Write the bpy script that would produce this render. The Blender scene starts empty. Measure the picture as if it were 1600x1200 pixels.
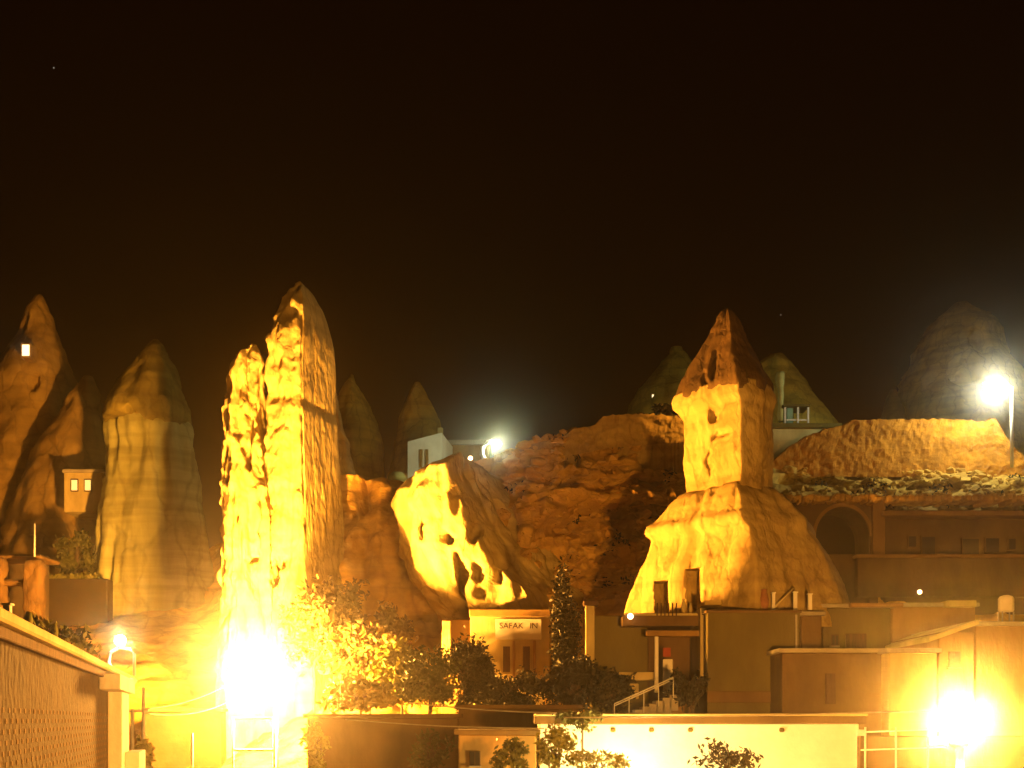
import bpy, bmesh, math, random
import numpy as np
from mathutils import Vector, Matrix, noise

random.seed(7); rng = np.random.default_rng(7)
S = bpy.context.scene
COL = S.collection
F, HZ, CZ = 2000.0, 1125.0, 5.5          # focal length and eye-level row in photo pixels, eye height in metres

# ------------------------------------------------------------------ camera
cam = bpy.data.cameras.new('camera'); camo = bpy.data.objects.new('camera', cam); COL.objects.link(camo)
camo.location = (0, 0, CZ); camo.rotation_euler = (math.radians(90), 0, 0)
cam.sensor_width = 36.0; cam.lens = 36.0 * F / 1600.0; cam.shift_y = (HZ - 600.0) / 1600.0
cam.clip_start = 0.1; cam.clip_end = 3000
S.camera = camo

# ------------------------------------------------------------------ night sky
W = bpy.data.worlds.new('World'); S.world = W; W.use_nodes = True
nt = W.node_tree; nt.nodes.clear()
out = nt.nodes.new('ShaderNodeOutputWorld'); bg = nt.nodes.new('ShaderNodeBackground')
bg.inputs['Color'].default_value = (0.0030, 0.0007, 0.00005, 1); bg.inputs['Strength'].default_value = 1.0
nt.links.new(bg.outputs[0], out.inputs[0])

S.view_settings.view_transform = 'Standard'; S.view_settings.look = 'None'
S.view_settings.exposure = 0.0; S.view_settings.gamma = 1.0
S.cycles.use_denoising = True
S.cycles.max_bounces = 5; S.cycles.diffuse_bounces = 3; S.cycles.volume_bounces = 1
S.cycles.sample_clamp_indirect = 4.0
S.cycles.use_adaptive_sampling = False

SODIUM = (1.0, 0.395, 0.055)
COOL = (0.95, 1.0, 0.58)
WARM = (1.0, 0.62, 0.25)
LAMP1_W, LAMP2_W = 540000.0, 122000.0
LANE_W = 9000.0
COOL_W = dict(left=420.0, cliff=1700.0, right=4000.0)
HAZE_D, HAZE_G = 0.0015, 0.983

# ------------------------------------------------------------------ helpers
def P(px, py, Y):
    return Vector(((px - 800) / F * Y, Y, CZ + (HZ - py) / F * Y))
def X(px, Y): return (px - 800) / F * Y
def Z(py, Y): return CZ + (HZ - py) / F * Y

MATS = {}
def mat(name, c1, c2=None, scale=1.0, rough=0.9, bump=0.3, bscale=None, stretch=(1, 1, 1), detail=6, contrast=(0.35, 0.65), spec=0.2, cracks=0.0):
    m = bpy.data.materials.new(name); m.use_nodes = True
    n = m.node_tree.nodes; l = m.node_tree.links
    b = n['Principled BSDF']; b.inputs['Roughness'].default_value = rough
    b.inputs['Specular IOR Level'].default_value = spec
    tc = n.new('ShaderNodeTexCoord'); mp = n.new('ShaderNodeMapping'); mp.inputs['Scale'].default_value = stretch
    l.new(tc.outputs['Object'], mp.inputs[0])
    nz = n.new('ShaderNodeTexNoise'); nz.inputs['Scale'].default_value = scale; nz.inputs['Detail'].default_value = detail
    nz.inputs['Roughness'].default_value = 0.6
    l.new(mp.outputs[0], nz.inputs['Vector'])
    r = n.new('ShaderNodeValToRGB'); l.new(nz.outputs['Fac'], r.inputs[0])
    c2 = c2 or tuple(x * 0.6 for x in c1)
    r.color_ramp.elements[0].position = contrast[0]; r.color_ramp.elements[0].color = (*c2, 1)
    r.color_ramp.elements[1].position = contrast[1]; r.color_ramp.elements[1].color = (*c1, 1)
    col = r.outputs[0]; crk = None
    if cracks:
        wn = n.new('ShaderNodeTexNoise'); wn.inputs['Scale'].default_value = cracks * 1.6; wn.inputs['Detail'].default_value = 4; l.new(tc.outputs['Object'], wn.inputs['Vector'])
        ad = n.new('ShaderNodeMixRGB'); ad.blend_type = 'ADD'; ad.inputs[0].default_value = 1.1 / max(cracks, .3); l.new(tc.outputs['Object'], ad.inputs[1]); l.new(wn.outputs['Color'], ad.inputs[2])
        m2 = n.new('ShaderNodeMapping'); m2.inputs['Scale'].default_value = (1, 1, .38); l.new(ad.outputs[0], m2.inputs[0])
        vo = n.new('ShaderNodeTexVoronoi'); vo.feature = 'DISTANCE_TO_EDGE'; vo.inputs['Scale'].default_value = cracks; l.new(m2.outputs[0], vo.inputs['Vector'])
        cr = n.new('ShaderNodeValToRGB'); cr.color_ramp.elements[0].position = 0.0; cr.color_ramp.elements[0].color = (.50, .46, .42, 1); cr.color_ramp.elements[1].position = .07; cr.color_ramp.elements[1].color = (1, 1, 1, 1)
        l.new(vo.outputs['Distance'], cr.inputs[0])
        st = n.new('ShaderNodeTexNoise'); st.inputs['Scale'].default_value = 1.0; st.inputs['Detail'].default_value = 6; m3 = n.new('ShaderNodeMapping'); m3.inputs['Scale'].default_value = (.12, .12, 2.2); l.new(tc.outputs['Object'], m3.inputs[0]); l.new(m3.outputs[0], st.inputs['Vector'])
        sr = n.new('ShaderNodeValToRGB'); sr.color_ramp.elements[0].position = .35; sr.color_ramp.elements[0].color = (.72, .68, .62, 1); sr.color_ramp.elements[1].position = .55; sr.color_ramp.elements[1].color = (1, 1, 1, 1); l.new(st.outputs['Fac'], sr.inputs[0])
        x1 = n.new('ShaderNodeMixRGB'); x1.blend_type = 'MULTIPLY'; x1.inputs[0].default_value = .45; l.new(col, x1.inputs[1]); l.new(cr.outputs[0], x1.inputs[2])
        x2 = n.new('ShaderNodeMixRGB'); x2.blend_type = 'MULTIPLY'; x2.inputs[0].default_value = .8; l.new(x1.outputs[0], x2.inputs[1]); l.new(sr.outputs[0], x2.inputs[2]); col = x2.outputs[0]
        crk = cr.outputs[0]
    l.new(col, b.inputs['Base Color'])
    if bump:
        nb = n.new('ShaderNodeTexNoise'); nb.inputs['Scale'].default_value = bscale or scale * 4; nb.inputs['Detail'].default_value = 5
        l.new(mp.outputs[0], nb.inputs['Vector'])
        bp = n.new('ShaderNodeBump'); bp.inputs['Strength'].default_value = bump; bp.inputs['Distance'].default_value = 0.15
        hgt = nb.outputs['Fac']
        if crk is not None:
            am = n.new('ShaderNodeMath'); am.operation = 'MULTIPLY_ADD'; am.inputs[1].default_value = .4; l.new(crk, am.inputs[0]); l.new(hgt, am.inputs[2]); hgt = am.outputs[0]
        l.new(hgt, bp.inputs['Height']); l.new(bp.outputs[0], b.inputs['Normal'])
    MATS[name] = m
    return m
def emit(name, col, strength):
    m = bpy.data.materials.new(name); m.use_nodes = True
    n = m.node_tree.nodes; b = n['Principled BSDF']
    b.inputs['Base Color'].default_value = (0.8, 0.8, 0.8, 1)
    b.inputs['Emission Color'].default_value = (*col, 1); b.inputs['Emission Strength'].default_value = strength
    MATS[name] = m; return m

mat('tuff', (.62, .53, .21), (.50, .39, .13), scale=1.1, bump=.55, bscale=4.0, stretch=(1, 1, .45), cracks=0.8)
mat('tuff_smooth', (.47, .36, .12), (.36, .26, .075), scale=.9, bump=.4, bscale=5, stretch=(1, 1, .7), cracks=1.0)
mat('tuff_pale', (.50, .52, .22), (.33, .33, .12), scale=.6, bump=.5, bscale=2.4, stretch=(1, 1, .2), cracks=.5)
mat('tuff_shaded', (.27, .20, .12), (.13, .09, .05), scale=.45, bump=.6, bscale=1.8)
mat('cap_stone', (.115, .068, .02), (.055, .032, .009), scale=.9, bump=.5, bscale=4, stretch=(1, 1, .5), cracks=1.3)
mat('far_rock', (.36, .25, .07), (.20, .13, .03), scale=.5, bump=.7, bscale=1.6, stretch=(1, 1, .6), cracks=.7)
mat('olive_rock', (.70, .52, .085), (.44, .31, .045), scale=.6, bump=.7, bscale=1.8, stretch=(1, 1, .6), cracks=.9)
mat('cap_olive', (.30, .26, .06), (.17, .14, .03), scale=.7, bump=.6, bscale=2.0, stretch=(1, 1, .6), cracks=0.6)
mat('earth', (.70, .47, .10), (.52, .32, .06), scale=.5, bump=.8, bscale=2.5, stretch=(1, 1, 1.6), cracks=0.55)
mat('dust', (.16, .12, .08), (.10, .075, .05), scale=.3, bump=.3, bscale=4)
mat('rubble_wall', (.52, .235, .022), (.34, .145, .011), scale=1.6, bump=.6, bscale=3.2, contrast=(.4, .6))
mat('white_paint', (.80, .78, .70), (.68, .65, .56), scale=.8, bump=.12, bscale=6)
mat('cream_plaster', (.56, .47, .21), (.33, .26, .10), scale=1.0, bump=.15, bscale=6, stretch=(1, 1, .45), contrast=(.3, .65))
mat('ochre_plaster', (.34, .21, .06), (.19, .11, .03), scale=.9, bump=.15, bscale=6, stretch=(1, 1, .45), contrast=(.3, .7))
mat('brown_plaster', (.17, .105, .032), (.085, .05, .014), scale=.9, bump=.15, bscale=6, stretch=(1, 1, .45), contrast=(.3, .7))
mat('olive_plaster', (.145, .12, .028), (.085, .068, .015), scale=.8, bump=.25, bscale=5, stretch=(1, 1, .4), contrast=(.3, .7))
mat('dark_render', (.05, .033, .012), (.03, .02, .007), scale=.5, bump=.25, bscale=3)
mat('brick', (.12, .066, .017), (.08, .045, .012), scale=3, bump=.3, bscale=12)
mat('mortar', (.043, .025, .006), (.028, .016, .004), scale=2, bump=.3, bscale=8)
mat('concrete', (.40, .36, .28), (.28, .25, .19), scale=1, bump=.25, bscale=6)
mat('dark_wood', (.10, .055, .025), (.05, .028, .012), scale=3, bump=.2, stretch=(4, 4, .5))
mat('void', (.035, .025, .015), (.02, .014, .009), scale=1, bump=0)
mat('steel', (.45, .43, .40), (.35, .33, .30), scale=4, rough=.5, bump=.05)
mat('white_steel', (.78, .78, .74), (.68, .68, .64), scale=4, rough=.45, bump=.05)
mat('wire', (.30, .27, .22), (.22, .2, .16), scale=4, rough=.5, bump=0)
mat('leaf_dark', (.040, .034, .008), (.02, .018, .005), scale=1.5, rough=.6, bump=0)
mat('leaf_mid', (.09, .095, .018), (.05, .055, .012), scale=1.5, rough=.6, bump=0)
mat('leaf_dry', (.17, .12, .03), (.08, .055, .015), scale=1.2, rough=.7, bump=0)
mat('leaf_yellow', (.20, .19, .025), (.11, .11, .015), scale=1.5, rough=.6, bump=0)
mat('bark', (.12, .085, .05), (.07, .05, .03), scale=4, bump=.5)
mat('terracotta', (.35, .16, .08), (.25, .11, .05), scale=4, bump=.1)
mat('teal_paint', (.22, .42, .34), (.15, .30, .24), scale=2, bump=.05)
mat('red_paint', (.42, .08, .03), (.30, .05, .02), scale=2, bump=.05)
mat('ink', (.07, .055, .03), (.05, .04, .02), scale=2, bump=0)
mat('glass_dark', (.03, .025, .02), (.02, .018, .014), scale=2, rough=.15, bump=0, spec=.5)
emit('sodium_bulb', SODIUM, 80.0)
emit('cool_bulb', COOL, 9.0)
emit('warm_bulb', (1, .55, .28), 9.0)
emit('lit_window', (1.0, .80, .45), 2.2)
emit('lit_window_soft', (1.0, .72, .25), .75)
emit('starlight', (1, .9, .75), .25)

def setp(o, label=None, cat=None, group=None, kind=None):
    if label: o['label'] = label
    if cat: o['category'] = cat
    if group: o['group'] = group
    if kind: o['kind'] = kind
    return o
def thing(name, label, cat, loc, group=None):
    o = bpy.data.objects.new(name, None); COL.objects.link(o); o.location = loc; o.empty_display_size = .2
    return setp(o, label, cat, group)
def link(name, me, parent=None):
    o = bpy.data.objects.new(name, me); COL.objects.link(o)
    if parent is not None:
        o.parent = parent
        t = Vector(parent.location)
        q = parent.parent
        while q is not None: t = t * 1.0; q = q.parent
        if parent.type == 'EMPTY': o.matrix_parent_inverse = Matrix.Translation(-t)
    return o
def mesh(name, v, f, m, parent=None, smooth=False):
    me = bpy.data.meshes.new(name); me.from_pydata([tuple(p) for p in v], [], f); me.update()
    me.materials.append(MATS[m])
    if smooth: me.shade_smooth()
    return link(name, me, parent)
def from_bm(name, bm, m, parent=None, smooth=False):
    bmesh.ops.recalc_face_normals(bm, faces=bm.faces)
    me = bpy.data.meshes.new(name); bm.to_mesh(me); bm.free(); me.materials.append(MATS[m])
    if smooth: me.shade_smooth()
    return link(name, me, parent)
def bm_box(bm, x0, x1, y0, y1, z0, z1, bev=0.0, rot=0.0, piv=None):
    b = bmesh.new()
    vs = [b.verts.new((x, y, z)) for x in (x0, x1) for y in (y0, y1) for z in (z0, z1)]
    for q in ((0, 1, 3, 2), (4, 6, 7, 5), (0, 4, 5, 1), (2, 3, 7, 6), (0, 2, 6, 4), (1, 5, 7, 3)): b.faces.new([vs[i] for i in q])
    if bev: bmesh.ops.bevel(b, geom=b.edges[:], offset=bev, segments=1, affect='EDGES')
    if rot:
        c = Vector(piv) if piv else Vector(((x0 + x1) / 2, (y0 + y1) / 2, 0))
        bmesh.ops.rotate(b, cent=c, matrix=Matrix.Rotation(rot, 3, 'Z'), verts=b.verts)
    t = bpy.data.meshes.new('t'); b.to_mesh(t); b.free(); bm.from_mesh(t); bpy.data.meshes.remove(t)
def box(name, x0, x1, y0, y1, z0, z1, m, parent=None, bev=.02, rot=0.0, piv=None):
    bm = bmesh.new(); bm_box(bm, x0, x1, y0, y1, z0, z1, bev, rot, piv)
    return from_bm(name, bm, m, parent)
def pbox(name, pl, pr, pt, pb, Y, dep, m, parent=None, bev=.02, rot=0.0):
    return box(name, X(pl, Y), X(pr, Y), Y, Y + dep, Z(pb, Y), Z(pt, Y), m, parent, bev, rot)
def bm_tube(bm, pts, r, seg=8):
    pts = [Vector(p) for p in pts]; n = len(pts)
    rs = r if isinstance(r, (list, tuple)) else [r] * n
    rings = []
    for i, p in enumerate(pts):
        d = (pts[min(i + 1, n - 1)] - pts[max(i - 1, 0)]).normalized()
        a = d.orthogonal().normalized() if abs(d.z) < .9 else Vector((1, 0, 0))
        a = (a - d * a.dot(d)).normalized(); b = d.cross(a)
        rings.append([bm.verts.new(p + rs[i] * (math.cos(2 * math.pi * k / seg) * a + math.sin(2 * math.pi * k / seg) * b)) for k in range(seg)])
    for i in range(n - 1):
        for k in range(seg):
            try: bm.faces.new((rings[i][k], rings[i][(k + 1) % seg], rings[i + 1][(k + 1) % seg], rings[i + 1][k]))
            except ValueError: pass
    bm.faces.new(rings[0][::-1]); bm.faces.new(rings[-1])
def tube(name, pts, r, m, parent=None, seg=8):
    bm = bmesh.new(); bm_tube(bm, pts, r, seg); return from_bm(name, bm, m, parent, smooth=True)
def ball(name, c, r, m, parent=None, sx=1, sy=1, sz=1, seg=20):
    bm = bmesh.new(); bmesh.ops.create_uvsphere(bm, u_segments=seg, v_segments=seg // 2, radius=1.0)
    for v in bm.verts: v.co = Vector((v.co.x * r * sx + c[0], v.co.y * r * sy + c[1], v.co.z * r * sz + c[2]))
    return from_bm(name, bm, m, parent, smooth=True)
def lathe(name, c, prof, m, parent=None, seg=16):
    bm = bmesh.new(); rings = []
    for r, z in prof:
        rings.append([bm.verts.new((c[0] + r * math.cos(2 * math.pi * k / seg), c[1] + r * math.sin(2 * math.pi * k / seg), c[2] + z)) for k in range(seg)])
    for i in range(len(rings) - 1):
        for k in range(seg): bm.faces.new((rings[i][k], rings[i][(k + 1) % seg], rings[i + 1][(k + 1) % seg], rings[i + 1][k]))
    bm.faces.new(rings[0][::-1]); bm.faces.new(rings[-1])
    return from_bm(name, bm, m, parent, smooth=True)

def fr(p, f, oc=4): return noise.fractal(Vector((p[0] * f, p[1] * f, p[2] * f)), 0.9, 2.1, oc)

def resample(poly, n, soft=1):
    pts = [np.array(p, float) for p in poly]; k = len(pts)
    L = [np.linalg.norm(pts[(i + 1) % k] - pts[i]) for i in range(k)]; T = sum(L); o = []
    for j in range(n):
        s = T * j / n; i = 0
        while s > L[i]: s -= L[i]; i += 1
        o.append(pts[i] + (pts[(i + 1) % k] - pts[i]) * (s / L[i]))
    o = np.array(o)
    for _ in range(soft): o = (np.roll(o, 1, 0) + 2 * o + np.roll(o, -1, 0)) / 4
    return o
ROUND = [(math.cos(a), math.sin(a)) for a in np.linspace(0, 2 * math.pi, 24, endpoint=False)]

def rock(name, prof, Y, dep, m, parent=None, poly=ROUND, seg=110, step=4.5, amp=.25, freq=.5, groove=0.0, gfreq=1.2, dents=(), soft=2, smooth=True, seed=0, strata=0.0, zbase=None, dpow=.7, calm=None, rag=0.0):
    """A weathered rock mass: profile rows (photo row, left, right) at distance Y lofted with a plan outline, roughened and carved."""
    pr = np.array([p[:3] for p in prof], float)
    ref = (pr[:, 2] - pr[:, 1]).max()
    pys = np.arange(pr[0, 0], pr[-1, 0] + .1, step)
    if zbase is not None and Z(pys[-1], Y) > zbase:
        pys = np.append(pys, np.linspace(pys[-1], HZ + (CZ - zbase) * F / Y, 8)[1:])
    xl = np.interp(pys, pr[:, 0], pr[:, 1]); xr = np.interp(pys, pr[:, 0], pr[:, 2])
    if len(pys) > 8:
        for _ in range(2):
            for a in (xl, xr): a[1:-1] = (a[:-2] + 2 * a[1:-1] + a[2:]) / 4
    uv = resample(poly, seg, soft)
    V = []; off = Vector((seed * 13.7, seed * 7.1, seed * 3.3))
    for i, py in enumerate(pys):
        cx = X((xl[i] + xr[i]) / 2, Y); hw = (xr[i] - xl[i]) / 2 * Y / F
        hd = dep * ((xr[i] - xl[i]) / ref) ** dpow
        z = Z(py, Y); fade = min(1.0, hw / (amp * 2.2 + 1e-6))
        for u, v in uv:
            x, y = cx + hw * u, Y + hd * v
            n = math.hypot(u, v) + 1e-6
            q = Vector((x, y, z)) + off
            d = amp * fr(q, freq, 5) + amp * .32 * fr(q, freq * 4.5, 3)
            if groove: d -= groove * max(0.0, noise.noise(Vector((q.x * gfreq, q.y * gfreq, q.z * gfreq * .11))) + .1) * 1.6
            if strata: d += strata * math.sin(z * 3.1 + 2 * noise.noise(q * .4)) * (0.5 + noise.noise(q * .7))
            d *= fade
            if calm is not None and u > calm and v > -.9: d *= .12
            x += d * u / n; y += d * v / n; zz = z + .5 * d * fr(q * 1.3, freq, 2)
            if rag and i > len(pys) - 5: zz += rag * (noise.noise(Vector((q.x * .9, q.y * .9, 0))) + .5 * noise.noise(Vector((q.x * 2.7, q.y * 2.7, 3)))) * (i - len(pys) + 5) / 4
            if v < .3:
                wx = noise.noise(q * 1.1) * .16 + noise.noise(q * 3.3) * .07; wy = 9 * noise.noise(q * .8 + Vector((5, 5, 5)))
                for (dx, dy, rx, ry, dd) in dents:
                    w = 1 - ((X(dx, Y) - (cx + hw * u) + wx) / (rx * Y / F)) ** 2 - ((py - dy + wy) / ry) ** 2
                    if w > 0: y += dd * min(1.0, w * 2.2)
            V.append((x, y, zz))
    n = len(pys); f = []
    for i in range(n - 1):
        for k in range(seg): f.append((i * seg + k, (i + 1) * seg + k, (i + 1) * seg + (k + 1) % seg, i * seg + (k + 1) % seg))
    f.append(tuple(range(seg))); f.append(tuple(reversed(range((n - 1) * seg, n * seg))))
    me = bpy.data.meshes.new(name); me.from_pydata(V, [], f); me.update(); me.materials.append(MATS[m])
    bm = bmesh.new(); bm.from_mesh(me); bmesh.ops.recalc_face_normals(bm, faces=bm.faces); bm.to_mesh(me); bm.free()
    if smooth: me.shade_smooth()
    return link(name, me, parent)

def cut(o, cutters):
    """Cut real openings through a mesh."""
    tmp = []
    for i, c in enumerate(cutters):
        COL.objects.link(c) if c.name not in COL.objects else None
        md = o.modifiers.new('cut%d' % i, 'BOOLEAN'); md.operation = 'DIFFERENCE'; md.object = c; md.solver = 'MANIFOLD'; tmp.append(c)
    dg = bpy.context.evaluated_depsgraph_get(); dg.update()
    me = bpy.data.meshes.new_from_object(o.evaluated_get(dg))
    o.modifiers.clear(); o.data = me
    for c in tmp: bpy.data.objects.remove(c)

# ------------------------------------------------------------------ ground and hillside
g = box('ground', -170, 170, -60, 260, -.5, 0, 'dust', bev=0); setp(g, 'dusty dark village ground below the buildings', 'ground', kind='structure')

cols = {   # photo column: (photo row, distance) from foot to crest
    -400: [(1230, 44), (1180, 54), (1050, 62), (1000, 75), (940, 90)],
    0:   [(1230, 46), (1180, 54), (1050, 62), (960, 75), (890, 88)],
    160: [(1230, 48), (1180, 56), (1050, 62), (975, 70), (900, 82)],
    330: [(1230, 50), (1180, 56), (1060, 61), (990, 68), (860, 82)],
    520: [(1150, 50), (1090, 53), (1000, 58), (880, 63), (760, 72)],
    600: [(1150, 50), (1080, 53), (1000, 57), (880, 62), (765, 71)],
    690: [(1150, 53), (1070, 55), (1000, 57.5), (880, 61), (745, 69)],
    730: [(1150, 53.5), (1050, 54.5), (960, 55.5), (850, 56.8), (724, 59)],
    800: [(1150, 53), (1050, 53.6), (940, 54.2), (800, 55.6), (703, 57.5)],
    880: [(1150, 49), (1050, 51), (930, 52.6), (790, 55), (678, 58)],
    940: [(1150, 46), (1050, 49), (930, 52.5), (790, 55.5), (662, 58.8)],
    1000: [(1150, 46), (1050, 49), (930, 53), (790, 56.5), (650, 59.8)],
    1070: [(1150, 46), (1050, 50), (940, 54), (800, 58), (652, 61)],
    1200: [(1150, 46), (1050, 51), (950, 58), (815, 66), (722, 75)],
    1300: [(1150, 46), (1060, 52), (965, 60), (800, 67), (733, 75)],
    1600: [(1150, 46), (1060, 52), (965, 60), (803, 67), (728, 75)],
    2100: [(1150, 46), (1060, 52), (965, 60), (800, 67), (728, 75)],
}
HD = [(1030, 712, 34, 26, 2.6), (893, 712, 13, 20, 1.6), (955, 752, 100, 11, 1.6), (1010, 788, 75, 12, 2.0), (925, 832, 16, 10, 1.2), (930, 858, 105, 80, 2.0), (1003, 806, 50, 30, 1.8), (955, 862, 22, 11, 1.3), (905, 930, 15, 14, 1.2), (800, 835, 12, 45, .9), (840, 815, 10, 40, .6), (860, 745, 60, 8, 1.0),
      (560, 830, 18, 40, 1.2), (600, 880, 22, 30, 1.2), (1270, 752, 60, 7, 1.3), (1470, 762, 55, 6, 1.4), (1380, 745, 60, 5, .9)]
def hillside():
    ks = sorted(cols); C = np.array([cols[k] for k in ks], float)         # k,5,2
    C0 = np.concatenate([np.stack([np.full(len(ks), 1300.), C[:, 0, 1] - 3], -1)[:, None], C], 1)
    px = np.concatenate([np.arange(-400, 500, 12), np.arange(500, 1640, 4.6), np.arange(1640, 2101, 20)])
    t = np.linspace(0, 5, 190)
    V = []
    G = np.zeros((len(px), 6, 2))
    for r in range(6):
        for c in range(2): G[:, r, c] = np.interp(px, ks, C0[:, r, c])
    for _ in range(3): G[1:-1] = (G[:-2] + 2 * G[1:-1] + G[2:]) / 4
    for i, p in enumerate(px):
        pr = np.interp(t, range(6), G[i, :, 0]); yr = np.interp(t, range(6), G[i, :, 1])
        for _ in range(6):
            for a in (pr, yr): a[1:-1] = (a[:-2] + 2 * a[1:-1] + a[2:]) / 4
        for j in range(len(t)):
            Y = yr[j]; v = P(p, pr[j], Y)
            d = 1.3 * fr(v, .16, 5) + .35 * fr(v, .9, 3)
            s = (v.z / 1.5 + 1.2 * noise.noise(v * .13)) % 1.0
            d += .9 * (s if s < .8 else (1 - s) * 4) * (.5 + noise.noise(v * .2))
            top = min(1.0, (len(t) - 1 - j) / 14)
            y = v.y - d * (.25 + .75 * top)
            z = v.z + .25 * fr(v, .8, 3) + (.35 * max(0, noise.noise(v * 1.7)) if j > len(t) - 6 else 0)
            for (dx, dy, rx, ry, dd) in HD:
                w = 1 - ((p - dx) / rx) ** 2 - ((pr[j] - dy) / ry) ** 2
                if w > 0: y += dd * min(1, 2.5 * w)
            V.append((v.x * y / v.y if False else v.x, y, z))
        # plateau behind the crest
        l = Vector(V[-1])
        for q in (8, 30, 90): V.append((l.x * (1 + q / l.y), l.y + q, l.z - .5 - q * .01))
    m = len(t) + 3; f = []
    for i in range(len(px) - 1):
        for j in range(m - 1): f.append((i * m + j, (i + 1) * m + j, (i + 1) * m + j + 1, i * m + j + 1))
    o = mesh('hillside', V, f, 'earth', smooth=True)
    setp(o, 'brown rocky hillside with ledges rising behind the village houses', 'hillside', kind='structure')
hillside()

# loose stones and dry scrub lying on the hillside
from mathutils.bvhtree import BVHTree
hs = bpy.data.objects['hillside'].data
BV = BVHTree.FromPolygons([v.co.copy() for v in hs.vertices], [tuple(p.vertices) for p in hs.polygons])
def on_hill(px, py):
    d = (P(px, py, 60) - Vector((0, 0, CZ))).normalized(); h = BV.ray_cast(Vector((0, 0, CZ)), d, 160)
    return h[0]
bm = bmesh.new()
for k in range(1500):
    a, b = ((random.uniform(1225, 1600), random.uniform(732, 800)) if k < 650 else (random.uniform(780, 1075), random.uniform(660, 940)))
    q = on_hill(a, b)
    if q is None: continue
    r_ = random.choice((.08, .1, .14, .2, .3)) * random.uniform(.7, 1.3)
    M4 = Matrix.Translation(q + Vector((0, 0, r_ * .2))) @ Matrix.Rotation(random.uniform(0, 6.3), 4, 'Z') @ Matrix.Diagonal((r_ * random.uniform(.8, 1.6), r_ * random.uniform(.7, 1.2), r_ * random.uniform(.5, .9), 1))
    g_ = bmesh.ops.create_icosphere(bm, subdivisions=1, radius=1.0, matrix=M4)
    for v in g_['verts']: v.co += Vector((random.uniform(-.2, .2), random.uniform(-.2, .2), random.uniform(-.15, .15))) * r_
o = from_bm('loose_stones', bm, 'earth'); setp(o, 'loose brown stones strewn over the hillside', 'stones', kind='stuff')

# ------------------------------------------------------------------ fairy chimneys far behind
GRP = 'pointed rock chimneys on the skyline'
def far_cone(label, prof, Y, dep, m='far_rock', seed=1, **k):
    t = thing('rock_chimney', label, 'rock', P((prof[-1][1] + prof[-1][2]) / 2, prof[-1][0], Y), GRP)
    kw = dict(seg=90, amp=.5, freq=.3, groove=.35, gfreq=.6, step=5, dpow=1.0); kw.update(k)
    rock('body', prof, Y, dep, m, t, seed=seed, **kw)
    return t
def lit_opening(t, px, py, w, h, Y, m='lit_window'):
    fr_ = pbox('window', px - w / 2 - 2.5, px + w / 2 + 2.5, py - h / 2 - 3, py + h / 2 + 3, Y, 1.2, 'far_rock', t, bev=.03)
    p = pbox('pane', px - w / 2, px + w / 2, py - h / 2, py + h / 2, Y - .05, .04, m, None, bev=0); p.parent = fr_

c = far_cone('tall brown rock cone with one bright lit window, at far left', [(461, 56, 66), (480, 44, 76), (520, 26, 92), (560, 8, 104), (600, -10, 117), (680, -40, 140), (800, -80, 170), (960, -110, 200)], 88, 7.6, seed=1,
             amp=.35, dents=((78, 615, 7, 10, .8),))
lit_opening(c, 40, 547, 11, 17, 83.9)
far_cone('lower rock cone between the lit-window cone and the pale capped chimney', [(589, 131, 145), (610, 115, 150), (650, 88, 156), (700, 62, 162), (760, 40, 172), (860, 10, 200), (960, -10, 220)], 83, 6.2, seed=2, amp=.35)
c = thing('rock_chimney', 'pale fluted rock chimney with darker pointed cap, left of the twin spire', 'rock', P(240, 960, 75), GRP)
rock('cap', [(531, 241, 247), (545, 229, 259), (570, 207, 274), (600, 187, 284), (635, 166, 295), (655, 160, 299), (662, 163, 298)], 75, 3.0, 'cap_olive', c, seed=3, amp=.2, freq=.6, groove=.22, gfreq=1.0, dpow=1.0, rag=.8)
rock('shaft', [(650, 166, 292), (664, 160, 300), (682, 162, 302), (702, 168, 304), (740, 164, 309), (790, 157, 317), (840, 149, 325), (890, 139, 334), (940, 132, 350), (1000, 120, 370)], 75, 3.0, 'tuff_pale', c, seed=4, amp=.16, freq=.6, groove=.42, gfreq=1.3, strata=.04)
far_cone('dim rounded rock chimney just right of the twin spire', [(587, 545, 555), (605, 533, 568), (640, 521, 583), (690, 522, 594), (745, 535, 602), (800, 540, 610)], 90, 3.5, 'olive_rock', seed=5, amp=.3)
far_cone('dim pointed rock chimney standing behind the small white house', [(598, 648, 656), (615, 640, 665), (640, 630, 678), (690, 614, 694), (740, 604, 712), (800, 590, 730)], 90, 4.4, 'olive_rock', seed=6, amp=.25)
c = far_cone('dim rock cone with a narrow lit window, left behind the tent rock', [(543, 1048, 1066), (560, 1030, 1080), (590, 1010, 1104), (630, 984, 1130), (670, 965, 1150), (730, 940, 1180)], 94, 6, 'olive_rock', seed=7, amp=.35)
lit_opening(c, 1022, 626, 6, 19, 91.0)
far_cone('dim lumpy rock cone right behind the tent rock', [(555, 1196, 1226), (570, 1180, 1238), (600, 1165, 1256), (630, 1150, 1278), (660, 1140, 1304), (720, 1120, 1330)], 92, 5.7, 'olive_rock', seed=8, amp=.4)
far_cone('large rounded rock peak on the right skyline behind the cool street lamp', [(474, 1490, 1512), (484, 1478, 1524), (505, 1460, 1543), (540, 1436, 1567), (580, 1415, 1584), (620, 1398, 1600), (670, 1380, 1620), (740, 1360, 1650)], 106, 9.4, 'olive_rock', seed=9, amp=.5, dents=((1500, 560, 14, 24, 1.5), (1470, 620, 22, 14, 1.5)))
far_cone('small rock knob at the foot of the large right peak', [(609, 1391, 1400), (625, 1383, 1408), (650, 1376, 1416), (690, 1366, 1428)], 99, 2.1, seed=10, amp=.3)

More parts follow.
